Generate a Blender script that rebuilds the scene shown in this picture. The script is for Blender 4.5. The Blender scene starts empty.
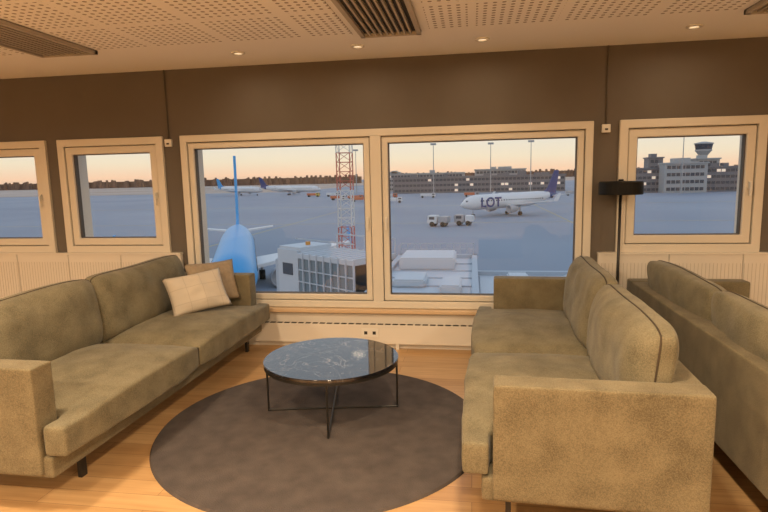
import bpy, bmesh, math, random
from mathutils import Vector, Matrix, noise
random.seed(4)
sc=bpy.context.scene
col=sc.collection
try:
    sc.view_settings.view_transform='Standard'
    sc.view_settings.look='None'
except Exception: pass

# ---------------- helpers ----------------
def link(o,parent=None):
    col.objects.link(o)
    if parent is not None: o.parent=parent
    return o
def group(name,loc=(0,0,0),rot=0):
    e=bpy.data.objects.new(name,None); e.location=loc; e.rotation_euler=(0,0,rot); e.empty_display_size=.2
    return link(e)
def mkobj(name,bm,mat=None,parent=None,smooth=False):
    bmesh.ops.recalc_face_normals(bm,faces=bm.faces)
    me=bpy.data.meshes.new(name); bm.to_mesh(me); bm.free()
    if mat: me.materials.append(mat)
    if smooth:
        for p in me.polygons: p.use_smooth=True
    return link(bpy.data.objects.new(name,me),parent)
def addbox(bm,x0,x1,y0,y1,z0,z1):
    r=bmesh.ops.create_cube(bm,size=1)
    for v in r['verts']:
        v.co=Vector(((x0+x1)/2+v.co.x*(x1-x0),(y0+y1)/2+v.co.y*(y1-y0),(z0+z1)/2+v.co.z*(z1-z0)))
    return r['verts']
def box(name,x0,x1,y0,y1,z0,z1,mat,parent=None,bev=0.0,seg=2):
    bm=bmesh.new(); addbox(bm,x0,x1,y0,y1,z0,z1)
    if bev>0: bmesh.ops.bevel(bm,geom=bm.edges[:],offset=bev,segments=seg,affect='EDGES',profile=.5)
    return mkobj(name,bm,mat,parent,smooth=False if seg<3 else True)
def boxes(name,lst,mat,parent=None,bev=0.0):
    bm=bmesh.new()
    for b in lst: addbox(bm,*b)
    if bev>0: bmesh.ops.bevel(bm,geom=bm.edges[:],offset=bev,segments=2,affect='EDGES')
    return mkobj(name,bm,mat,parent)
def cyl(bm,p0,p1,r0,r1=None,seg=16):
    if r1 is None: r1=r0
    p0=Vector(p0);p1=Vector(p1); d=p1-p0
    q=d.to_track_quat('Z','Y').to_matrix().to_4x4()
    bmesh.ops.create_cone(bm,cap_ends=True,segments=seg,radius1=r0,radius2=r1,depth=d.length,matrix=Matrix.Translation((p0+p1)/2)@q)
def cylo(name,p0,p1,r0,mat,parent=None,r1=None,seg=24):
    bm=bmesh.new(); cyl(bm,p0,p1,r0,r1,seg)
    o=mkobj(name,bm,mat,parent)
    for p in o.data.polygons:
        if len(p.vertices)==4: p.use_smooth=True
    return o
def tube(name,pts,r,mat,parent=None,seg=6):
    """closed tube through pts"""
    bm=bmesh.new(); n=len(pts); rows=[]
    for i in range(n):
        p=Vector(pts[i]); d=(Vector(pts[(i+1)%n])-Vector(pts[i-1])).normalized()
        up=Vector((1,0,0)); a=d.cross(up).normalized(); b_=d.cross(a).normalized()
        rows.append([bm.verts.new(p+a*r*math.cos(2*math.pi*k/seg)+b_*r*math.sin(2*math.pi*k/seg)) for k in range(seg)])
    for i in range(n):
        A=rows[i];B=rows[(i+1)%n]
        for k in range(seg): bm.faces.new([A[k],A[(k+1)%seg],B[(k+1)%seg],B[k]])
    return mkobj(name,bm,mat,parent,True)
def cells(name,xs,ys,zs,keep,mat,parent=None,deform=None,sub=0):
    bm=bmesh.new(); V={}
    def v(i,j,k):
        if (i,j,k) not in V:
            V[(i,j,k)]=bm.verts.new((xs[i],ys[j],zs[k]))
        return V[(i,j,k)]
    nx,ny,nz=len(xs)-1,len(ys)-1,len(zs)-1
    def K(i,j,k):
        return 0<=i<nx and 0<=j<ny and 0<=k<nz and keep(i,j,k)
    for i in range(nx):
        for j in range(ny):
            for k in range(nz):
                if not K(i,j,k): continue
                if not K(i-1,j,k): bm.faces.new([v(i,j,k),v(i,j,k+1),v(i,j+1,k+1),v(i,j+1,k)])
                if not K(i+1,j,k): bm.faces.new([v(i+1,j,k),v(i+1,j+1,k),v(i+1,j+1,k+1),v(i+1,j,k+1)])
                if not K(i,j-1,k): bm.faces.new([v(i,j,k),v(i+1,j,k),v(i+1,j,k+1),v(i,j,k+1)])
                if not K(i,j+1,k): bm.faces.new([v(i,j+1,k),v(i,j+1,k+1),v(i+1,j+1,k+1),v(i+1,j+1,k)])
                if not K(i,j,k-1): bm.faces.new([v(i,j,k),v(i,j+1,k),v(i+1,j+1,k),v(i+1,j,k)])
                if not K(i,j,k+1): bm.faces.new([v(i,j,k+1),v(i+1,j,k+1),v(i+1,j+1,k+1),v(i,j+1,k+1)])
    if deform:
        for q in bm.verts: q.co=Vector(deform(*q.co))
    o=mkobj(name,bm,mat,parent,smooth=sub>0)
    if sub:
        m=o.modifiers.new("s",'SUBSURF'); m.levels=sub; m.render_levels=sub
    return o
tex=bpy.data.textures.new("wrinkle",'CLOUDS'); tex.noise_scale=.22
def wrinkle(o,st=.02):
    m=o.modifiers.new("d",'DISPLACE'); m.texture=tex; m.strength=st; m.mid_level=.5; m.texture_coords='GLOBAL'

# ---------------- materials ----------------
def mat(name,colr,rough=.6,metal=0,spec=.5,**kw):
    m=bpy.data.materials.new(name); m.use_nodes=True
    b=m.node_tree.nodes["Principled BSDF"]
    b.inputs["Base Color"].default_value=(*colr,1); b.inputs["Roughness"].default_value=rough
    b.inputs["Metallic"].default_value=metal; b.inputs["Specular IOR Level"].default_value=spec
    for k,v in kw.items(): b.inputs[k].default_value=v
    return m
def N(m,t,**kw):
    n=m.node_tree.nodes.new(t)
    for k,v in kw.items(): setattr(n,k,v)
    return n
def L(m,a,b): m.node_tree.links.new(a,b)
def ramp(m,fac,stops):
    r=N(m,"ShaderNodeValToRGB"); e=r.color_ramp.elements
    e[0].position=stops[0][0]; e[0].color=(*stops[0][1],1); e[1].position=stops[-1][0]; e[1].color=(*stops[-1][1],1)
    for p,c in stops[1:-1]:
        q=e.new(p); q.color=(*c,1)
    L(m,fac,r.inputs[0]); return r
def noisy(name,c0,c1,scale=5,rough=.7,bump=0,bscale=None,stretch=(1,1,1),spec=.4,detail=4):
    m=mat(name,c0,rough,spec=spec); b=m.node_tree.nodes["Principled BSDF"]
    tc=N(m,"ShaderNodeTexCoord"); mp=N(m,"ShaderNodeMapping"); mp.inputs["Scale"].default_value=stretch
    L(m,tc.outputs["Object"],mp.inputs[0])
    n=N(m,"ShaderNodeTexNoise"); n.inputs["Scale"].default_value=scale; n.inputs["Detail"].default_value=detail
    L(m,mp.outputs[0],n.inputs["Vector"])
    r=ramp(m,n.outputs["Fac"],[(.3,c0),(.7,c1)]); L(m,r.outputs[0],b.inputs["Base Color"])
    if bump:
        n2=N(m,"ShaderNodeTexNoise"); n2.inputs["Scale"].default_value=bscale or scale; n2.inputs["Detail"].default_value=2
        L(m,mp.outputs[0],n2.inputs["Vector"])
        bp=N(m,"ShaderNodeBump"); bp.inputs["Strength"].default_value=bump; bp.inputs["Distance"].default_value=.01
        L(m,n2.outputs["Fac"],bp.inputs["Height"]); L(m,bp.outputs[0],b.inputs["Normal"])
    return m
def fabric(name,c0,c1):
    m=mat(name,c0,.9,spec=.12); b=m.node_tree.nodes["Principled BSDF"]
    b.inputs["Sheen Weight"].default_value=.12; b.inputs["Sheen Roughness"].default_value=.4
    tc=N(m,"ShaderNodeTexCoord")
    n=N(m,"ShaderNodeTexNoise"); n.inputs["Scale"].default_value=7; n.inputs["Detail"].default_value=5
    L(m,tc.outputs["Object"],n.inputs["Vector"])
    n2=N(m,"ShaderNodeTexNoise"); n2.inputs["Scale"].default_value=190; n2.inputs["Detail"].default_value=2
    L(m,tc.outputs["Object"],n2.inputs["Vector"])
    mx=N(m,"ShaderNodeMath",operation='MULTIPLY_ADD'); mx.inputs[1].default_value=.45; L(m,n.outputs["Fac"],mx.inputs[0])
    mm=N(m,"ShaderNodeMath",operation='MULTIPLY'); mm.inputs[1].default_value=.55; L(m,n2.outputs["Fac"],mm.inputs[0]); L(m,mm.outputs[0],mx.inputs[2])
    r=ramp(m,mx.outputs[0],[(.34,c0),(.66,c1)]); L(m,r.outputs[0],b.inputs["Base Color"])
    bp=N(m,"ShaderNodeBump"); bp.inputs["Strength"].default_value=.45; bp.inputs["Distance"].default_value=.004
    L(m,n2.outputs["Fac"],bp.inputs["Height"]); L(m,bp.outputs[0],b.inputs["Normal"])
    return m
M_fab=fabric("sofa_chenille",(.112,.098,.062),(.245,.217,.142))
M_fabd=fabric("sofa_frame_fabric",(.112,.094,.058),(.235,.200,.126))
M_pipe=mat("sofa_piping",(.05,.035,.02),.8)
M_wall=noisy("wall_taupe",(.120,.103,.086),(.132,.114,.095),3,.8,.05,80)
M_frame=mat("window_frame_cream",(.64,.60,.52),.4)
M_panel=mat("panel_cream",(.66,.62,.55),.5)
M_dark=mat("dark_gap",(.03,.026,.022),.8)
M_black=mat("black_metal",(.012,.011,.01),.4,spec=.5)
M_gap=mat("seal_rubber",(.10,.085,.07),.7)
M_rug=noisy("rug_taupe",(.082,.070,.068),(.112,.096,.090),9,.95,.6,140,spec=.1)
M_plastic=mat("white_plastic",(.7,.68,.62),.4)
M_floor=mat("oak_floor",(.5,.28,.12),.33); b=M_floor.node_tree.nodes["Principled BSDF"]
tc=N(M_floor,"ShaderNodeTexCoord"); br=N(M_floor,"ShaderNodeTexBrick"); br.offset=.37
br.inputs["Scale"].default_value=1; br.inputs["Brick Width"].default_value=1.6; br.inputs["Row Height"].default_value=.13; br.inputs["Mortar Size"].default_value=.0015
br.inputs["Color1"].default_value=(.48,.29,.13,1); br.inputs["Color2"].default_value=(.60,.39,.19,1); br.inputs["Mortar"].default_value=(.26,.14,.06,1)
L(M_floor,tc.outputs["Object"],br.inputs["Vector"])
mp=N(M_floor,"ShaderNodeMapping"); mp.inputs["Scale"].default_value=(1.5,22,1); L(M_floor,tc.outputs["Object"],mp.inputs[0])
nz=N(M_floor,"ShaderNodeTexNoise"); nz.inputs["Scale"].default_value=1.5; nz.inputs["Detail"].default_value=6; L(M_floor,mp.outputs[0],nz.inputs["Vector"])
rr=ramp(M_floor,nz.outputs["Fac"],[(.3,(.8,.75,.7)),(.7,(1,1,1))])
mx=N(M_floor,"ShaderNodeMixRGB",blend_type='MULTIPLY'); mx.inputs[0].default_value=1
L(M_floor,br.outputs["Color"],mx.inputs[1]); L(M_floor,rr.outputs[0],mx.inputs[2]); L(M_floor,mx.outputs[0],b.inputs["Base Color"])
def perforated(name):
    m=mat(name,(.7,.66,.6),.8); b=m.node_tree.nodes["Principled BSDF"]
    tc=N(m,"ShaderNodeTexCoord")
    def frac(scale):
        s=N(m,"ShaderNodeVectorMath",operation='MULTIPLY'); s.inputs[1].default_value=(scale[0],scale[1],0); L(m,tc.outputs["Object"],s.inputs[0])
        f=N(m,"ShaderNodeVectorMath",operation='FRACTION'); L(m,s.outputs[0],f.inputs[0])
        u=N(m,"ShaderNodeVectorMath",operation='SUBTRACT'); u.inputs[1].default_value=(.5,.5,0); L(m,f.outputs[0],u.inputs[0]); return u
    h=frac((18,18)); ln=N(m,"ShaderNodeVectorMath",operation='LENGTH'); L(m,h.outputs[0],ln.inputs[0])
    lt=N(m,"ShaderNodeMath",operation='LESS_THAN'); lt.inputs[1].default_value=.24; L(m,ln.outputs["Value"],lt.inputs[0])
    t=frac((1/.6,1/.6)); ab=N(m,"ShaderNodeVectorMath",operation='ABSOLUTE'); L(m,t.outputs[0],ab.inputs[0])
    sp=N(m,"ShaderNodeSeparateXYZ"); L(m,ab.outputs[0],sp.inputs[0])
    mxx=N(m,"ShaderNodeMath",operation='MAXIMUM'); L(m,sp.outputs[0],mxx.inputs[0]); L(m,sp.outputs[1],mxx.inputs[1])
    l2=N(m,"ShaderNodeMath",operation='LESS_THAN'); l2.inputs[1].default_value=.455; L(m,mxx.outputs[0],l2.inputs[0])
    an=N(m,"ShaderNodeMath",operation='MULTIPLY'); L(m,lt.outputs[0],an.inputs[0]); L(m,l2.outputs[0],an.inputs[1])
    mix=N(m,"ShaderNodeMixRGB"); mix.inputs[1].default_value=(.86,.85,.83,1); mix.inputs[2].default_value=(.30,.27,.24,1)
    L(m,an.outputs[0],mix.inputs[0]); L(m,mix.outputs[0],b.inputs["Base Color"]); return m
M_perf=perforated("perforated_tile")
M_ceil=mat("ceiling_plaster",(.86,.85,.83),.85)
M_glass=bpy.data.materials.new("window_glass"); M_glass.use_nodes=True; nt=M_glass.node_tree; nt.nodes.clear()
o=nt.nodes.new("ShaderNodeOutputMaterial"); tr=nt.nodes.new("ShaderNodeBsdfTransparent"); gl=nt.nodes.new("ShaderNodeBsdfGlossy"); gl.inputs["Roughness"].default_value=.0
mi=nt.nodes.new("ShaderNodeMixShader"); mi.inputs[0].default_value=.03; tr.inputs[0].default_value=(.97,.98,.98,1)
nt.links.new(tr.outputs[0],mi.inputs[1]); nt.links.new(gl.outputs[0],mi.inputs[2]); nt.links.new(mi.outputs[0],o.inputs[0])
M_marb=mat("black_marble",(.01,.01,.012),.06); b=M_marb.node_tree.nodes["Principled BSDF"]; b.inputs["IOR"].default_value=1.9
tc=N(M_marb,"ShaderNodeTexCoord"); n1=N(M_marb,"ShaderNodeTexNoise"); n1.inputs["Scale"].default_value=4.5; n1.inputs["Detail"].default_value=8; n1.inputs["Distortion"].default_value=1.2
L(M_marb,tc.outputs["Object"],n1.inputs["Vector"])
r=ramp(M_marb,n1.outputs["Fac"],[(.0,(.006,.007,.010)),(.488,(.008,.009,.013)),(.5,(.17,.17,.18)),(.509,(.008,.009,.013)),(.6,(.008,.009,.013)),(.612,(.07,.07,.08)),(.624,(.008,.009,.013)),(1,(.006,.007,.010))]); L(M_marb,r.outputs[0],b.inputs["Base Color"])

# ---------------- room ----------------
YW=5.08; HC=2.64; X0,X1=-7.5,5.5; YB=-4.5
floor=box("floor",X0,X1,YB,YW+.3,-.15,0,M_floor)
ZB=.405
xs=[X0,-5.27,-4.19,-4.02,-2.94,-2.72,1.0,1.25,2.35,2.55,3.65,X1]
zs=[0,ZB,.93,2.01,HC]
def keepw(i,j,k):
    if k==2 and i in (1,3,5,7,9): return False
    if k==1 and i==5: return False
    return True
cells("wall_front",xs,[YW,YW+.3],zs,keepw,M_wall)
M_wl=mat("wall_light",(.66,.60,.52),.8)
box("wall_left",X0-.15,X0,YB,YW+.3,0,HC,M_wl)
box("wall_right",X1,X1+.15,YB,YW+.3,0,HC,M_wl)
box("wall_back",X0-.15,X1+.15,YB-.15,YB,0,HC,M_wl)
ceil=box("ceiling",X0-.15,X1+.15,YB-.15,YW+.3,HC,HC+.15,M_ceil)
gx=[(-3.42,-2.93),(-.80,-.36),(1.78,2.22),(4.4,4.84),(-6.0,-5.56)]
gx.sort()
edges=[X0+.1]+[e for g in gx for e in g]+[X1-.1]
fields=[]
for i in range(0,len(edges),2):
    fields.append((edges[i]+.06,edges[i+1]-.06,YB+.1,4.2,HC-.008,HC+.002))
boxes("trim_ceiling_tiles",fields,M_perf)
M_slat=mat("grille_slat",(.42,.38,.32),.5)
for n,(a0,a1) in enumerate(gx):
    g=group("air_vent_grille",(0,0,0))
    box("recess",a0,a1,YB+.4,4.22,HC-.006,HC-.001,M_dark,g)
    bars=[(a0,a0+.03,YB+.4,4.22,HC-.03,HC),(a1-.03,a1,YB+.4,4.22,HC-.03,HC),(a0,a1,4.19,4.22,HC-.03,HC)]
    w=(a1-a0-.06)/9
    for k in range(1,9):
        xx=a0+.03+w*k; bars.append((xx-.007,xx+.007,YB+.4,4.19,HC-.026,HC-.004))
    boxes("slats",bars,M_slat,g)

# windows
def frame_cells(name,x0,x1,y0,y1,z0,z1,w,m,parent):
    return cells(name,[x0,x0+w,x1-w,x1],[y0,y1],[z0,z0+w,z1-w,z1],lambda i,j,k:not(i==1 and k==1),m,parent)
def window(name,x0,x1,z0,z1,panes,ow=.05,sw=.09,post=0):
    g=group(name)
    o=frame_cells("casing",x0-.02,x1+.02,YW-.03,YW+.3,z0-.02,z1+.02,ow+.02,M_frame,g)
    bv=o.modifiers.new("b",'BEVEL'); bv.width=.006; bv.segments=2
    xi0,xi1=x0+ow,x1-ow; zi0,zi1=z0+ow,z1-ow
    w=(xi1-xi0-post*(panes-1))/panes
    Gp=[]
    for p in range(panes):
        a0=xi0+(w+post)*p+.006; a1=a0+w-.012; y0,y1=YW-.014,YW+.07
        c0,c1=zi0+.006,zi1-.006
        o=frame_cells("sash_%d"%p,a0,a1,y0,y1,c0,c1,sw,M_frame,g)
        bv=o.modifiers.new("b",'BEVEL'); bv.width=.008; bv.segments=2
        frame_cells("glazing_bead_%d"%p,a0+sw-.001,a1-sw+.001,y0+.02,y1-.01,c0+sw-.001,c1-sw+.001,.008,M_gap,g)
        Gp.append((a0+sw,a1-sw,YW+.03,YW+.034,c0+sw,c1-sw))
        hx=a1-.03 if p==0 else a0+.03
        zc=(z0+z1)/2
        boxes("handle_%d"%p,[(hx-.012,hx+.012,YW-.035,YW-.014,zc-.03,zc+.03),(hx-.009,hx+.009,YW-.05,YW-.035,zc-.09,zc+.02)],M_plastic,g,bev=.003)
    frame_cells("gasket",xi0-.001,xi1+.001,YW+.01,YW+.05,zi0-.001,zi1+.001,.02,M_gap,g)
    if panes==2:
        box("centre_post",xi0+w,xi0+w+post,YW-.028,YW+.12,zi0-.005,zi1+.005,M_frame,g,bev=.006)
    boxes("glass",Gp,M_glass,g)
    return g
window("window_1",-2.72,1.0,ZB,2.01,2,ow=.045,sw=.055,post=.10)
window("window_2",-4.02,-2.94,.93,2.01,1,sw=.07)
window("window_3",-5.27,-4.19,.93,2.01,1,sw=.07)
window("window_4",1.25,2.35,.93,2.01,1,sw=.07)
window("window_5",2.55,3.65,.93,2.01,1,sw=.07)
M_sill=mat("sill_wood",(.58,.42,.26),.45)
box("trim_sill",-2.80,1.08,YW-.085,YW,.345,.382,M_sill,bev=.006)
boxes("trim_underwindow_panel",[(-2.76,1.04,YW-.02,YW-.001,0,.344)],M_panel)
g=group("convector_heater")
boxes("casing",[(-2.6,.95,YW-.075,YW-.021,.05,.235)],M_panel,g,bev=.006)
boxes("outlet_slots",[(-2.55+.07*i,-2.55+.07*i+.05,YW-.066,YW-.03,.234,.238) for i in range(49)],M_dark,g)
boxes("feet",[(x,x+.03,YW-.07,YW-.03,0,.05) for x in (-2.5,-1.6,-.7,.2,.85)],M_panel,g)
g=group("wall_socket")
boxes("plate",[(-1.02,-.86,YW-.084,YW-.0755,.12,.20)],M_plastic,g,bev=.002)
boxes("holes",[(-.995,-.965,YW-.0855,YW-.083,.145,.175),(-.915,-.885,YW-.0855,YW-.083,.145,.175)],M_dark,g)
M_groove=mat("groove",(.48,.44,.37),.6)
for nm,a0,a1 in (("left",X0,-2.80),("right",1.08,X1)):
    L1=[]; w=.58; x=a0
    while x<a1-.01:
        e=min(x+w,a1); L1.append((x+.002,e-.002,YW-.05,YW-.001,.04,.90)); x=e
    boxes("trim_panel_%s"%nm,L1,M_panel,bev=.004)
    L2=[]; x=a0+.03
    while x<a1-.02:
        L2.append((x,x+.004,YW-.0515,YW-.049,.45,.82)); x+=.03
    boxes("trim_grooves_%s"%nm,L2,M_groove)
    box("trim_ledge_%s"%nm,a0,a1,YW-.06,YW-.001,.895,.912,M_panel)
for x in (-2.86,1.12):
    g=group("wall_sensor")
    box("body",x-.035,x+.035,YW-.03,YW-.001,1.93,2.0,M_plastic,g,bev=.006)
    box("lens",x-.012,x+.012,YW-.034,YW-.029,1.95,1.965,M_dark,g)
    cylo("cable",(x,YW-.008,2.0),(x,YW-.008,HC),.006,M_gap,g,seg=8)

# downlights
M_em=bpy.data.materials.new("lamp_glow"); M_em.use_nodes=True; b=M_em.node_tree.nodes["Principled BSDF"]
b.inputs["Base Color"].default_value=(.8,.7,.5,1); b.inputs["Emission Color"].default_value=(1,.78,.5,1); b.inputs["Emission Strength"].default_value=1.0
def ring(name,r0,r1,z0,z1,m,parent,seg=32):
    bm=bmesh.new(); vs=[]
    for i in range(seg):
        t=2*math.pi*i/seg; c,s=math.cos(t),math.sin(t)
        vs.append([bm.verts.new((c*r,s*r,z)) for r,z in ((r0,z0),(r1,z0),(r1,z1),(r0,z1))])
    for i in range(seg):
        A,B=vs[i],vs[(i+1)%seg]
        for k in range(4): bm.faces.new([A[k],A[(k+1)%4],B[(k+1)%4],B[k]])
    return mkobj(name,bm,m,parent)
def downlight(x,y,power,size=.12):
    g=group("ceiling_downlight",(x,y,HC))
    ring("bezel",.035,.055,-.012,0,M_plastic,g)
    cylo("bulb",(0,0,-.004),(0,0,-.001),.034,M_em,g)
    ld=bpy.data.lights.new("lamp",'AREA'); ld.shape='DISK'; ld.size=size; ld.energy=power; ld.color=(1,.755,.49); ld.spread=math.radians(170)
    lo=bpy.data.objects.new("lamp",ld); lo.location=(0,0,-.02); link(lo,g)
for x,y in ((-.9,4.57),(.08,4.58),(-1.9,4.56),(1.6,4.57)): downlight(x,y,3)
for x in (-5.0,-2.2,.1,2.9):
    for y in (-2.6,-.2,2.0): downlight(x,y,78 if y<1 else 40,.25)

# ---------------- sofas ----------------
def sofa(loc,rot,L_=2.70,AT=.735,seed=0):
    g=group("sofa",loc,rot); h=L_/2; AW=.14
    def frame_part(name,x0,x1,y0,y1,z0,z1,e=.022):
        return cells(name,[x0,x0+e,x1-e,x1],[y0,y0+e,y1-e,y1],[z0,z0+e,z1-e,z1],lambda i,j,k:True,M_fabd,g,sub=3)
    frame_part("arm_1",0,.87,-h,-h+AW,.19,AT)
    frame_part("arm_2",0,.87,h-AW,h,.19,AT)
    frame_part("back",0,.13,-h+.01,h-.01,.19,AT-.005)
    frame_part("base",.02,.92,-h+.02,h-.02,.17,.285,e=.03)
    xs=[.12,.15,.30,.60,.83,.885,.91,.97,1.005]
    zs=[.29,.32,.41,.445]
    for n,s in (("seat_1",-1),("seat_2",1)):
        ys=[.010,.035,.10,.3,.7,h-AW-.06,h-AW-.008,h-.05,h-.015]
        def deform(x,y,z,s=s):
            cy=max(0,1-abs((y-.6)/.6)**3); cx=max(0,1-abs((x-.55)/.47)**3)
            if z>.4: z+=.075*cy*(.35+.65*cx)-(.012 if y<.04 else 0)
            if x>.95: x+=.025*cy-(.012 if y<.04 else 0)
            return (x,y*s,z)
        o=cells(n,xs,ys,zs,lambda i,j,k:(j<=5) or i>=5,M_fab,g,deform=deform,sub=3); wrinkle(o,.016)
    box("seat_gap",.14,.985,-.009,.009,.30,.425,M_pipe,g)
    W=h-AW-.006
    for n,s in (("back_cushion_1",-1),("back_cushion_2",1)):
        nu,nv=40,22; bm=bmesh.new(); V={}
        z0,z1=.44,.93
        def base(u,v,s=s):
            yy=(u*.5+.5)*W; zz=z0+(v*.5+.5)*(z1-z0)
            cu=abs(u)**14; cv=abs(v)**12
            yy-= math.copysign(1,u)*.016*cv*abs(u)
            zz-= .016*cu*max(v,0)+.010*abs(u)**3*max(v,0)
            zz-= .007*math.sin(u*3+seed+s)*max(v,0)
            return yy,zz
        def pos(side,u,v,s=s):
            yy,zz=base(u,v)
            k=((1-abs(u)**6)*(1-abs(v)**4)); k=max(k,0)**.5
            mid=.195-(zz-.44)*.10
            if side>0: x=mid+.026+.116*k
            else: x=mid-.026-.062*k
            nn=noise.noise(Vector((yy*3+seed*5+s*9,zz*3,side)))*.028*k+noise.noise(Vector((yy*9+s*9,zz*9,seed)))*.009*k
            return (x+nn,yy*s,zz)
        for side in (1,-1):
            for i in range(nu+1):
                for j in range(nv+1):
                    u=math.sin((-1+2*i/nu)*math.pi/2); v=math.sin((-1+2*j/nv)*math.pi/2)
                    V[(side,i,j)]=bm.verts.new(pos(side,u,v))
        for side in (1,-1):
            for i in range(nu):
                for j in range(nv):
                    bm.faces.new([V[(side,i,j)],V[(side,i+1,j)],V[(side,i+1,j+1)],V[(side,i,j+1)]])
        pr=[(i,0) for i in range(nu)]+[(nu,j) for j in range(nv)]+[(nu-i,nv) for i in range(nu)]+[(0,nv-j) for j in range(nv)]
        for a_,b_ in zip(pr,pr[1:]+pr[:1]):
            bm.faces.new([V[(1,*a_)],V[(1,*b_)],V[(-1,*b_)],V[(-1,*a_)]])
        p1=[V[(1,*a_)].co.copy() for a_ in pr]
        mkobj(n,bm,M_fab,g,True)
        tube(n+"_piping_front",p1,.0045,M_pipe,g)
    bm=bmesh.new()
    for yy in (-h+.35,h-.12):
        for xx in (.12,.80):
            addbox(bm,xx-.012,xx+.012,yy-.022,yy+.022,0,.18)
    mkobj("legs",bm,M_black,g)
    return g
sofa((-2.91,3.62,0),math.radians(-1.0),2.70,.735,1)
sofa((1.010,3.61,0),math.pi+math.radians(-2.2),2.66,.715,2)
sofa((1.25,3.40,0),0,2.70,.74,3)

# pillows
M_pil=noisy("pillow_brown",(.27,.21,.14),(.33,.26,.18),30,.9,.3,200)
M_pat=mat("pillow_pattern",(.5,.45,.36),.9); b=M_pat.node_tree.nodes["Principled BSDF"]
tc=N(M_pat,"ShaderNodeTexCoord"); ws=[]
for ax in range(2):
    sp=N(M_pat,"ShaderNodeSeparateXYZ"); L(M_pat,tc.outputs["Object"],sp.inputs[0])
    ma=N(M_pat,"ShaderNodeMath",operation='MULTIPLY_ADD'); ma.inputs[1].default_value=7.5; ma.inputs[2].default_value=.2; L(M_pat,sp.outputs[ax],ma.inputs[0])
    fr=N(M_pat,"ShaderNodeMath",operation='FRACT'); L(M_pat,ma.outputs[0],fr.inputs[0])
    sb=N(M_pat,"ShaderNodeMath",operation='SUBTRACT'); sb.inputs[1].default_value=.5; L(M_pat,fr.outputs[0],sb.inputs[0])
    ab=N(M_pat,"ShaderNodeMath",operation='ABSOLUTE'); L(M_pat,sb.outputs[0],ab.inputs[0]); ws.append(ab)
mn=N(M_pat,"ShaderNodeMath",operation='MINIMUM'); L(M_pat,ws[0].outputs[0],mn.inputs[0]); L(M_pat,ws[1].outputs[0],mn.inputs[1])
l1=N(M_pat,"ShaderNodeMath",operation='LESS_THAN'); l1.inputs[1].default_value=.02; L(M_pat,mn.outputs[0],l1.inputs[0])
mix=N(M_pat,"ShaderNodeMixRGB"); mix.inputs[1].default_value=(.50,.445,.365,1); mix.inputs[2].default_value=(.42,.37,.30,1); L(M_pat,l1.outputs[0],mix.inputs[0]); L(M_pat,mix.outputs[0],b.inputs["Base Color"])
def pillow(loc,rotm,m,w=.48,hh=.40,th=.13):
    bm=bmesh.new(); n=20; V={}
    for s in (1,-1):
        for i in range(n+1):
            for j in range(n+1):
                u=-1+2*i/n; v=-1+2*j/n
                edge=i in(0,n) or j in (0,n)
                if s==-1 and edge: V[(s,i,j)]=V[(1,i,j)]; continue
                k=((1-u*u)*(1-v*v))**.42
                x=u*w/2*(1-.07*(1-v*v)); y=v*hh/2*(1-.07*(1-u*u))
                nn=noise.noise(Vector((u*2.5,v*2.5,s*3)))*.02*k
                V[(s,i,j)]=bm.verts.new((x,y,s*th/2*k+nn))
    for s in (1,-1):
        for i in range(n):
            for j in range(n):
                bm.faces.new([V[(s,i,j)],V[(s,i+1,j)],V[(s,i+1,j+1)],V[(s,i,j+1)]])
    o=mkobj("throw_pillow",bm,m,None,True); o.matrix_world=Matrix.Translation(loc)@rotm
    return o
def prot(yaw,lean,roll=0):
    return Matrix.Rotation(yaw,4,'Z')@Matrix.Rotation(math.radians(90)-lean,4,'X')@Matrix.Rotation(roll,4,'Z')
pillow((-2.31,4.38,.665),prot(math.radians(42),math.radians(32),math.radians(6)),M_pat,.50,.36,.13)
pillow((-2.30,4.66,.70),prot(math.radians(50),math.radians(20)),M_pil,.46,.38,.12)

# ---------------- rug, table ----------------
bm=bmesh.new(); bmesh.ops.create_cone(bm,cap_ends=True,segments=128,radius1=1.045,radius2=1.035,depth=.014,matrix=Matrix.Translation((0,0,.007)))
rug=mkobj("round_rug",bm,M_rug); rug.location=(-.965,3.36,0)
T=group("coffee_table",(-.95,3.60,.014))
bm=bmesh.new(); bmesh.ops.create_cone(bm,cap_ends=True,segments=128,radius1=.458,radius2=.458,depth=.020,matrix=Matrix.Translation((0,0,.367)))
bmesh.ops.bevel(bm,geom=[e for e in bm.edges if len(e.link_faces)==2 and any(len(f.verts)>4 for f in e.link_faces)],offset=.004,segments=2,affect='EDGES')
mkobj("marble_top",bm,M_marb,T)
ring("rim_band",.444,.456,.338,.356,M_black,T,96)
bm=bmesh.new(); R=.446
angs=[math.radians(a) for a in (-80,10,100,190)]
P=[(R*math.cos(a),R*math.sin(a)) for a in angs]
for x,y in P:
    cyl(bm,(x,y,0),(x,y,.345),.007,seg=10)
for i in (0,1):
    A,B=P[i],P[i+2]; cyl(bm,(A[0],A[1],.008),(B[0],B[1],.008),.007,seg=10)
    cyl(bm,(A[0],A[1],.348),(B[0],B[1],.348),.007,seg=10)
mkobj("wire_legs",bm,M_black,T)

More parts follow.
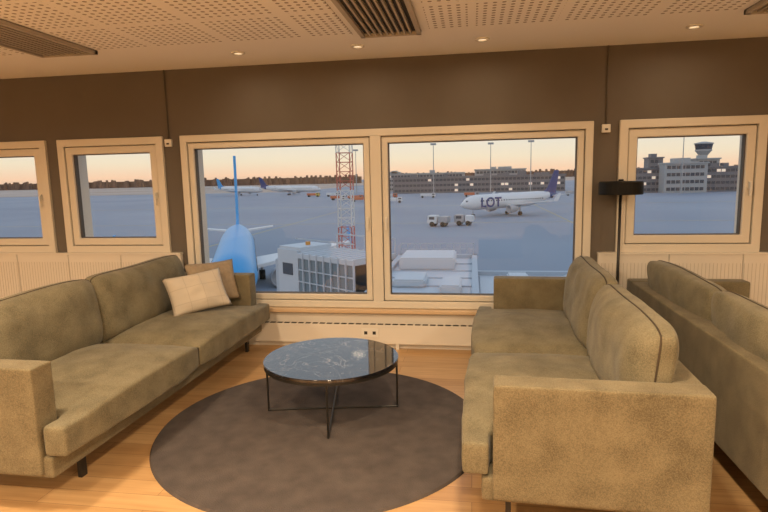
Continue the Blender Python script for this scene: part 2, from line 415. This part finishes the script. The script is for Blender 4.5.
# ---------------- floor lamp ----------------
g=group("floor_lamp",(1.215,4.90,0))
cylo("base",(0,0,0),(0,0,.02),.085,M_black,g,seg=40)
cylo("pole",(0,0,.02),(0,0,1.42),.012,M_black,g,seg=12)
def lathe(name,prof,m,parent,seg=40,axis='Z',smooth=True):
    bm=bmesh.new(); rows=[]
    for r_,z_ in prof:
        row=[]
        for i in range(seg):
            t=2*math.pi*i/seg
            if axis=='Z': row.append(bm.verts.new((r_*math.cos(t),r_*math.sin(t),z_)))
            else: row.append(bm.verts.new((z_,r_*math.cos(t),r_*math.sin(t))))
        rows.append(row)
    for a_,b_ in zip(rows,rows[1:]):
        for i in range(seg): bm.faces.new([a_[i],a_[(i+1)%seg],b_[(i+1)%seg],b_[i]])
    return mkobj(name,bm,m,parent,smooth)
M_shade=mat("lamp_shade_black",(.008,.008,.008),.6,spec=.2)
lathe("shade",[(.165,1.415),(.17,1.415),(.172,1.42),(.172,1.515),(.165,1.522),(.02,1.525),(.001,1.525)],M_shade,g,smooth=False)
lathe("shade_inside",[(.165,1.415),(.160,1.51),(.001,1.51)],mat("shade_inner",(.3,.28,.25),.5),g)
cylo("top_knob",(0,0,1.525),(0,0,1.54),.02,M_black,g)

# ---------------- exterior ----------------
G=-8.4
M_apron=noisy("apron_asphalt",(.225,.265,.33),(.30,.34,.405),.02,.7,detail=6)
box("ground_apron",-1500,1500,6.2,2500,G-.5,G,M_apron)
M_frost=noisy("frosty_grass",(.42,.30,.22),(.58,.47,.40),.01,.9)
boxes("ground_grass_strip",[(-1500,-140,420,1400,G,G+.05),(-100,1500,800,2400,G,G+.05)],M_frost)
M_ly=mat("apron_marking_yellow",(.5,.42,.2),.8)
boxes("ground_markings",[(-160,160,120,120.3,G,G+.02),(-160,160,190,190.5,G,G+.02),(-40,-39.7,60,190,G,G+.02),(20,20.3,60,190,G,G+.02)],M_ly)
def treeline(name,x0,x1,y,h,m,step=9):
    bm=bmesh.new(); x=x0
    while x<=x1:
        hh=h*random.uniform(.8,1.08)
        bmesh.ops.create_cone(bm,cap_ends=True,segments=6,radius1=step*.75,radius2=step*.3,depth=hh,matrix=Matrix.Translation((x,y+random.uniform(-20,20),G+hh/2)))
        x+=step
    addbox(bm,x0,x1,y+10,y+20,G,G+h*.8)
    return mkobj(name,bm,m)
M_tree=noisy("winter_trees",(.15,.09,.065),(.26,.15,.10),.05,.95)
treeline("tree_line",-1500,-200,1000,15,M_tree,6)
treeline("tree_line",-260,1300,1500,20,M_tree,9)
M_conc=mat("facade_light",(.42,.415,.41),.7); M_concd=mat("facade_dark",(.19,.19,.205),.6); M_win=mat("facade_glass",(.07,.08,.10),.15)
M_lit=bpy.data.materials.new("lit_windows"); M_lit.use_nodes=True; b=M_lit.node_tree.nodes["Principled BSDF"]; b.inputs["Emission Color"].default_value=(1,.62,.3,1); b.inputs["Emission Strength"].default_value=.5
def building(name,x0,x1,y,d,h,m,floors,lit=.2,ww=3.0):
    g=group(name)
    boxes("walls",[(x0,x1,y,y+d,G,G+h),(x0-.5,x1+.5,y-.5,y+d+.5,G+h,G+h+.6)],m,g)
    W=[];Li=[]; fh=h/floors
    for f in range(floors):
        x=x0+1
        while x+ww<x1:
            bx=(x,x+ww-.4,y-.15,y,G+fh*f+fh*.3,G+fh*f+fh*.75)
            (Li if random.random()<lit else W).append(bx); x+=ww
    if W: boxes("windows",W,M_win,g)
    if Li: boxes("lit_windows",Li,M_lit,g)
    rb=[]
    for k in range(int((x1-x0)/14)+1):
        xx=random.uniform(x0+2,max(x0+2.1,x1-6)); rb.append((xx,xx+random.uniform(2,5),y+4,y+8,G+h+.6,G+h+.6+random.uniform(1,2.2)))
    boxes("roof_units",rb,m,g)
    return g
building("terminal_building",-46,52,330,30,9,M_concd,3,.10,2.2)
building("terminal_building",-60,-5,385,30,11.5,M_conc,4,.05,2.2)
building("terminal_building",2,34,370,30,13.0,M_conc,4,.06,2.2)
building("terminal_building",74,132,280,30,11,M_concd,4,.08,2)
building("terminal_building",86,104,272,8,13,M_conc,4,.05,2)
building("terminal_building",106,116,290,10,15,M_conc,5,.05,2)
building("terminal_building",90,97,310,8,16.5,M_concd,5,.05,2)
building("terminal_building",128,170,275,30,9,M_concd,3,.1,2)
g=group("control_tower",(113,302,G))
lathe("shaft",[(2.2,0),(1.9,17),(3.4,19),(3.8,19.3),(3.8,20)],M_conc,g,12,smooth=False)
lathe("cab_glass",[(3.6,20),(4.1,22.6)],M_win,g,12,smooth=False)
lathe("roof",[(4.4,22.6),(4.4,23.1),(1,23.8),(.01,23.8)],M_conc,g,12,smooth=False)
bm=bmesh.new()
for x,y in ((-20,300),(10,310),(30,300),(-70,340),(60,320),(90,262),(120,262)):
    cyl(bm,(x,y,G),(x,y,G+26),.3,.15,8); addbox(bm,x-1.5,x+1.5,y-.4,y+.4,G+26,G+27)
mkobj("floodlight_masts",bm,mat("mast_grey",(.4,.4,.4),.6))
M_red=mat("mast_red",(.50,.10,.07),.5); M_wht=mat("mast_white",(.65,.63,.6),.5)
g=group("lattice_mast",(-10.2,45,G)); w=.55
for seg in range(9):
    bm=bmesh.new(); z0=seg*1.5; z1=z0+1.5
    cs=[(-w,-w),(w,-w),(w,w),(-w,w)]
    for k in range(4):
        A=cs[k];B=cs[(k+1)%4]
        cyl(bm,(*A,z0),(*A,z1),.045,seg=6)
        for q in (0,.5):
            cyl(bm,(*A,z0+1.5*q),(*B,z0+1.5*q+.75),.022,seg=5); cyl(bm,(*A,z0+1.5*q+.75),(*B,z0+1.5*q+.75),.022,seg=5)
    mkobj("section_%d"%seg,bm,M_red if (seg//2)%2 else M_wht,g)
# aircraft
M_pw=mat("aircraft_white",(.72,.72,.73),.35); M_pb=mat("aircraft_blue",(.04,.34,.70),.35); M_navy=mat("aircraft_navy",(.02,.05,.2),.35); M_eng=mat("engine_grey",(.4,.4,.42),.4)
def aircraft(loc,rot,Ln,R,half,body,belly,tail,wingm,text=None,engcol=None,tailh=5.5,gear=1.7):
    g=group("passenger_airplane",loc,rot)
    zc=R+gear; prof=[(0.0,.0),(.012,.22),(.03,.45),(.06,.72),(.10,.92),(.15,1),(.68,1),(.78,.85),(.9,.5),(.97,.25),(1,.06)]
    bm=bmesh.new(); seg=28; rows=[]
    for t,rr in prof:
        x=Ln/2-t*Ln; up=0 if t<.6 else (t-.6)/.4*R*.75
        dn=0 if t>.15 else -(1-t/.15)**2*R*.3
        rows.append([bm.verts.new((x,R*rr*math.cos(2*math.pi*i/seg),zc+up+dn+R*rr*math.sin(2*math.pi*i/seg))) for i in range(seg)])
    for a_,b_ in zip(rows,rows[1:]):
        for i in range(seg):
            try: bm.faces.new([a_[i],a_[(i+1)%seg],b_[(i+1)%seg],b_[i]])
            except Exception: pass
    bm.faces.new(rows[-1])
    o=mkobj("fuselage",bm,body,g,True); o.data.materials.append(belly); o.data.materials.append(tail)
    for p in o.data.polygons:
        if p.center.z<zc-R*.45: p.material_index=1
        if p.center.x<-Ln*.36: p.material_index=2
    def surf(name,pts,th,m):
        bm=bmesh.new(); lo=[bm.verts.new((x,y,z-th)) for x,y,z in pts]; hi=[bm.verts.new((x,y,z+th)) for x,y,z in pts]
        bm.faces.new(lo[::-1]); bm.faces.new(hi); n=len(pts)
        for i in range(n): bm.faces.new([lo[i],lo[(i+1)%n],hi[(i+1)%n],hi[i]])
        return mkobj(name,bm,m,g)
    for s,nm in ((1,"wing_left"),(-1,"wing_right")):
        surf(nm,[(Ln*.10,s*R*.6,zc-R*.5),(-Ln*.08,s*R*.6,zc-R*.5),(-Ln*.13,s*half,zc-R*.5+half*.1),(-Ln*.09,s*half,zc-R*.5+half*.1)],.16,wingm)
        bm=bmesh.new(); pts=[(-Ln*.085,0),(-Ln*.13,0),(-Ln*.16,1.7),(-Ln*.14,1.7)]
        A=[bm.verts.new((x,s*(half-.08),zc-R*.5+half*.1+z)) for x,z in pts]; B=[bm.verts.new((x,s*(half+.08),zc-R*.5+half*.1+z)) for x,z in pts]
        bm.faces.new(A);bm.faces.new(B[::-1])
        for i in range(4): bm.faces.new([A[i],A[(i+1)%4],B[(i+1)%4],B[i]])
        mkobj(nm+"_winglet",bm,body,g)
        surf("stabiliser_%d"%(1 if s>0 else 2),[(-Ln*.42,s*.2,zc+R*.5),(-Ln*.48,s*.2,zc+R*.5),(-Ln*.51,s*half*.36,zc+R*.7),(-Ln*.48,s*half*.36,zc+R*.7)],.08,wingm)
        ex=Ln*.08; ey=s*half*.33; ez=zc-R*.95
        o=lathe("engine_%d"%(1 if s>0 else 2),[(.001,-1.6),(.35,-1.5),(.75,-.6),(.95,.6),(.98,1.3),(.9,1.55),(.8,1.5),(.75,1.0),(.001,.9)],engcol or M_eng,g,24,'X'); o.location=(ex,ey,ez)
        cylo("main_gear_%d"%(1 if s>0 else 2),(-Ln*.03,s*2.4,.5),(-Ln*.03,s*2.4,zc-R*.6),.15,M_eng,g,seg=8)
        cylo("main_wheel_%d"%(1 if s>0 else 2),(-Ln*.03,s*2.1,.5),(-Ln*.03,s*2.7,.5),.5,M_black,g,seg=16)
    cylo("nose_gear",(Ln*.38,0,.4),(Ln*.38,0,zc-R*.8),.1,M_eng,g,seg=8)
    cylo("nose_wheel",(Ln*.38,-.3,.4),(Ln*.38,.3,.4),.4,M_black,g,seg=16)
    bm=bmesh.new(); pts=[(-Ln*.34,zc+R*.9),(-Ln*.40,zc+R+1.2),(-Ln*.475,zc+R+tailh),(-Ln*.52,zc+R+tailh),(-Ln*.485,zc+R*.7)]
    A=[bm.verts.new((x,-.15,z)) for x,z in pts]; B=[bm.verts.new((x,.15,z)) for x,z in pts]
    bm.faces.new(A);bm.faces.new(B[::-1])
    for i in range(5): bm.faces.new([A[i],A[(i+1)%5],B[(i+1)%5],B[i]])
    mkobj("tail_fin",bm,tail,g)
    W=[]
    for i in range(26):
        x=Ln*.34-i*Ln*.66/26
        W+= [(x,x+.28,-R*1.005,-R*.97,zc+R*.12,zc+R*.30),(x,x+.28,R*.97,R*1.005,zc+R*.12,zc+R*.30)]
    boxes("cabin_windows",W,M_win,g)
    bm=bmesh.new(); addbox(bm,Ln*.435,Ln*.462,-R*.5,R*.5,zc+R*.10,zc+R*.30); mkobj("cockpit_windows",bm,M_win,g)
    if text:
        for s in (1,-1):
            cu=bpy.data.curves.new("livery",'FONT'); cu.body=text; cu.size=3.2; cu.extrude=.02; cu.offset=.07; cu.materials.append(M_navy)
            t=bpy.data.objects.new("livery_text",cu); link(t,g)
            if s>0: t.rotation_euler=(math.radians(90),0,math.pi); t.location=(Ln*.35,R*1.02,zc-R*.6)
            else: t.rotation_euler=(math.radians(90),0,0); t.location=(Ln*.1,-R*1.02,zc-R*.6)
    return g
aircraft((9.5,142,G),math.radians(180+36),30,1.8,12,M_pw,M_pw,M_navy,M_pw,"LOT")
aircraft((-113,343,G),math.radians(5),39,2.0,17,M_pw,M_pw,M_navy,M_pw)
aircraft((-150,350,G),math.radians(-20),39,2.0,17,M_pw,M_pw,M_pb,M_pw)
aircraft((-22.8,51.5,G),math.atan2(39.5-72,-17.2+30.6),35,1.85,12,M_pb,M_pw,M_pb,M_pw,tailh=8.4,gear=.9)
# jet bridges
M_jb=mat("jetbridge_white",(.58,.61,.65),.5); M_jr=mat("jetbridge_roof",(.48,.52,.57),.6); M_jg=mat("jetbridge_glass",(.20,.25,.28),.15)
def jetbridge(loc,rot,Ln,w=1.15,top=6.9,base=4.3,cl=1.7,cw=1.0):
    g=group("jet_bridge",loc,rot)
    boxes("tunnel",[(0,Ln,-w,w,base,base+.35),(0,Ln,-w,w,top-.2,top)],M_jb,g)
    ribs=[]; x=0
    while x<=Ln: ribs+= [(x,x+.045,-w-.04,-w+.04,base,top),(x,x+.045,w-.04,w+.04,base,top),(x,x+.08,-w,w,top,top+.05)]; x+=.45
    for zz in (.9,1.4,1.9): ribs+=[(0,Ln,-w-.03,-w+.03,base+zz,base+zz+.04),(0,Ln,w-.03,w+.03,base+zz,base+zz+.04)]
    boxes("ribs",ribs,M_jb,g)
    boxes("glazing",[(0.1,Ln-.1,-w+.05,-w+.1,base+.35,top-.2),(0.1,Ln-.1,w-.1,w-.05,base+.35,top-.2)],M_jg,g)
    boxes("cab",[(Ln,Ln+cl,-cw,cw,base-.4,top+.2)],M_jb,g,bev=.12)
    boxes("cab_hood",[(Ln+.25,Ln+cl+.5,-cw*.85,cw*.85,base+.1,top-.25)],M_jr,g,bev=.2)
    boxes("cab_windows",[(Ln+cl+.48,Ln+cl+.52,-cw*.6,cw*.6,base+1.4,top-.5),(Ln+.5,Ln+1.2,cw-.01,cw+.03,base+1.6,top-.5)],M_win,g)
    boxes("beacon",[(Ln+.6,Ln+.75,-.08,.08,top+.2,top+.35)],mat("beacon_orange",(.7,.3,.05),.4),g)
    boxes("rail",[(0,Ln,-w,-w+.05,top+.6,top+.65),(0,Ln,w-.05,w,top+.6,top+.65)]+[(k*.9,k*.9+.04,-w,-w+.04,top,top+.6) for k in range(int(Ln/.9)+1)],M_jr,g)
    boxes("support_legs",[(Ln-.8,Ln-.5,-.9,-.6,0,base),(Ln-.8,Ln-.5,.6,.9,0,base),(.5,.9,-.25,.25,0,base)],M_jr,g)
    return g
jetbridge((-3.7,21.3,G),math.atan2(2.6,-3.6),3.6)
g=group("gate_building")
boxes("volume",[(-3.0,.2,14,23,G,-1.75),(.2,9,12,21,G,-2.1)],M_jb,g,bev=.08)
boxes("roof_parapet",[(-3.0,.2,14,14.2,-1.75,-1.6),(-3.0,.2,22.8,23,-1.75,-1.6),(-3,-2.8,14,23,-1.75,-1.6),(0,.2,14,23,-1.75,-1.6),(.2,9,20.8,21,-2.1,-1.95),(.2,9,12,12.2,-2.1,-1.95)],M_jr,g)
boxes("roof_units",[(-2.6,-.6,19.8,22,-1.75,-1.3),(-2.4,-1.4,16.6,18,-1.75,-1.5),(-.9,-.3,15.5,17,-1.75,-1.45),(4.2,5.6,18,19.3,-2.1,-1.7),(1.2,1.9,19,19.8,-2.1,-1.8)],M_jb,g,bev=.05)
boxes("roof_seams",[(-2.8,0,y,y+.06,-1.75,-1.71) for y in (15.4,16.8,18.2,19.6,21.2)]+[(x,x+.05,12.2,20.8,-2.1,-2.06) for x in (1,1.8,2.6,3.4,4.2,5,5.8,6.6,7.4)],M_jr,g)
bm=bmesh.new(); cyl(bm,(.6,14,-1.9),(3.8,20,-1.9),.22,seg=16); cyl(bm,(.9,13.3,-1.95),(6,20,-1.95),.16,seg=16)
mkobj("roof_ducts",bm,M_jr,g,False)
bm=bmesh.new()
for k in range(12): cyl(bm,(-2.9+k*.27,22.9,-1.6),(-2.9+k*.27,22.9,-1.15),.014,seg=6)
cyl(bm,(-2.9,22.9,-1.15),(.1,22.9,-1.15),.018,seg=6); cyl(bm,(-2.9,22.9,-1.38),(.1,22.9,-1.38),.014,seg=6)
mkobj("roof_railing",bm,M_jr,g)
def truck(loc,rot,mc,mb,Lt=7):
    g=group("service_truck",loc,rot)
    boxes("cab",[(Lt/2-2,Lt/2,-1.1,1.1,.6,2.2)],mc,g,bev=.15); boxes("body",[(-Lt/2,Lt/2-2.2,-1.2,1.2,.8,2.0)],mb,g,bev=.1)
    boxes("windscreen",[(Lt/2-.02,Lt/2+.03,-.95,.95,1.4,2.0),(Lt/2-1.5,Lt/2-.4,-1.13,1.13,1.4,1.95)],M_win,g)
    bm=bmesh.new()
    for x in (-Lt/2+1,Lt/2-1): cyl(bm,(x,-1.2,.5),(x,1.2,.5),.5,seg=16)
    mkobj("wheels",bm,M_black,g)
M_or=mat("vehicle_orange",(.6,.16,.07),.5); M_yel=mat("vehicle_yellow",(.7,.5,.08),.5)
for t_ in [((-46,230,G),.2,M_or,M_or),((-30,215,G),.1,M_pw,M_pw),((-6.5,112,G),2.9,M_pw,M_eng,4.2),((-1.5,114,G),3.0,M_eng,M_pw,3.8),((40,205,G),0,M_yel,M_pw),((-60,250,G),0,M_pw,M_or),((-52,250,G),0,M_or,M_or),((15,250,G),0,M_pw,M_pw),((30,240,G),0,M_or,M_pw),((-20,260,G),0,M_pw,M_pw),((0,265,G),0,M_eng,M_or),((-38,262,G),0,M_or,M_pw),((-75,300,G),0,M_pw,M_pw),((-86,300,G),0,M_yel,M_or),((45,262,G),0,M_pw,M_eng)]:
    truck(*t_)

# ---------------- world ----------------
w=bpy.data.worlds.new("dusk_sky"); sc.world=w; w.use_nodes=True; nt=w.node_tree
bg=nt.nodes["Background"]; tc=nt.nodes.new("ShaderNodeTexCoord"); sp=nt.nodes.new("ShaderNodeSeparateXYZ"); nt.links.new(tc.outputs["Generated"],sp.inputs[0])
ma=nt.nodes.new("ShaderNodeMath"); ma.operation='MULTIPLY_ADD'; ma.inputs[1].default_value=.5; ma.inputs[2].default_value=.5; nt.links.new(sp.outputs[2],ma.inputs[0])
cr=nt.nodes.new("ShaderNodeValToRGB"); e=cr.color_ramp.elements
st=[(0,(.2,.2,.22)),(.495,(.6,.42,.32)),(.503,(.92,.60,.40)),(.515,(.88,.74,.54)),(.55,(.76,.78,.74)),(.62,(.70,.76,.82)),(1,(.34,.46,.66))]
e[0].position=0; e[0].color=(*st[0][1],1); e[1].position=1; e[1].color=(*st[-1][1],1)
for p,c_ in st[1:-1]:
    q=e.new(p); q.color=(*c_,1)
nt.links.new(ma.outputs[0],cr.inputs[0]); nt.links.new(cr.outputs[0],bg.inputs[0]); bg.inputs[1].default_value=1.12

# ---------------- camera ----------------
a=math.radians(9.0); t=math.radians(8.03); r=0.022
c,s=math.cos(a),math.sin(a); ct,st_=math.cos(t),math.sin(t)
F=Vector((-s*ct,c*ct,-st_)); R0=Vector((c,s,0)); U0=R0.cross(F)
Rt=(R0-U0*r).normalized(); Up=(U0+R0*r).normalized()
cam=bpy.data.cameras.new("camera"); cam.sensor_width=36; cam.lens=560/768*36; cam.clip_end=5000; cam.clip_start=.05
co=bpy.data.objects.new("camera",cam); link(co)
co.matrix_world=Matrix(((Rt.x,Up.x,-F.x,0),(Rt.y,Up.y,-F.y,0),(Rt.z,Up.z,-F.z,1.6),(0,0,0,1)))
sc.camera=co
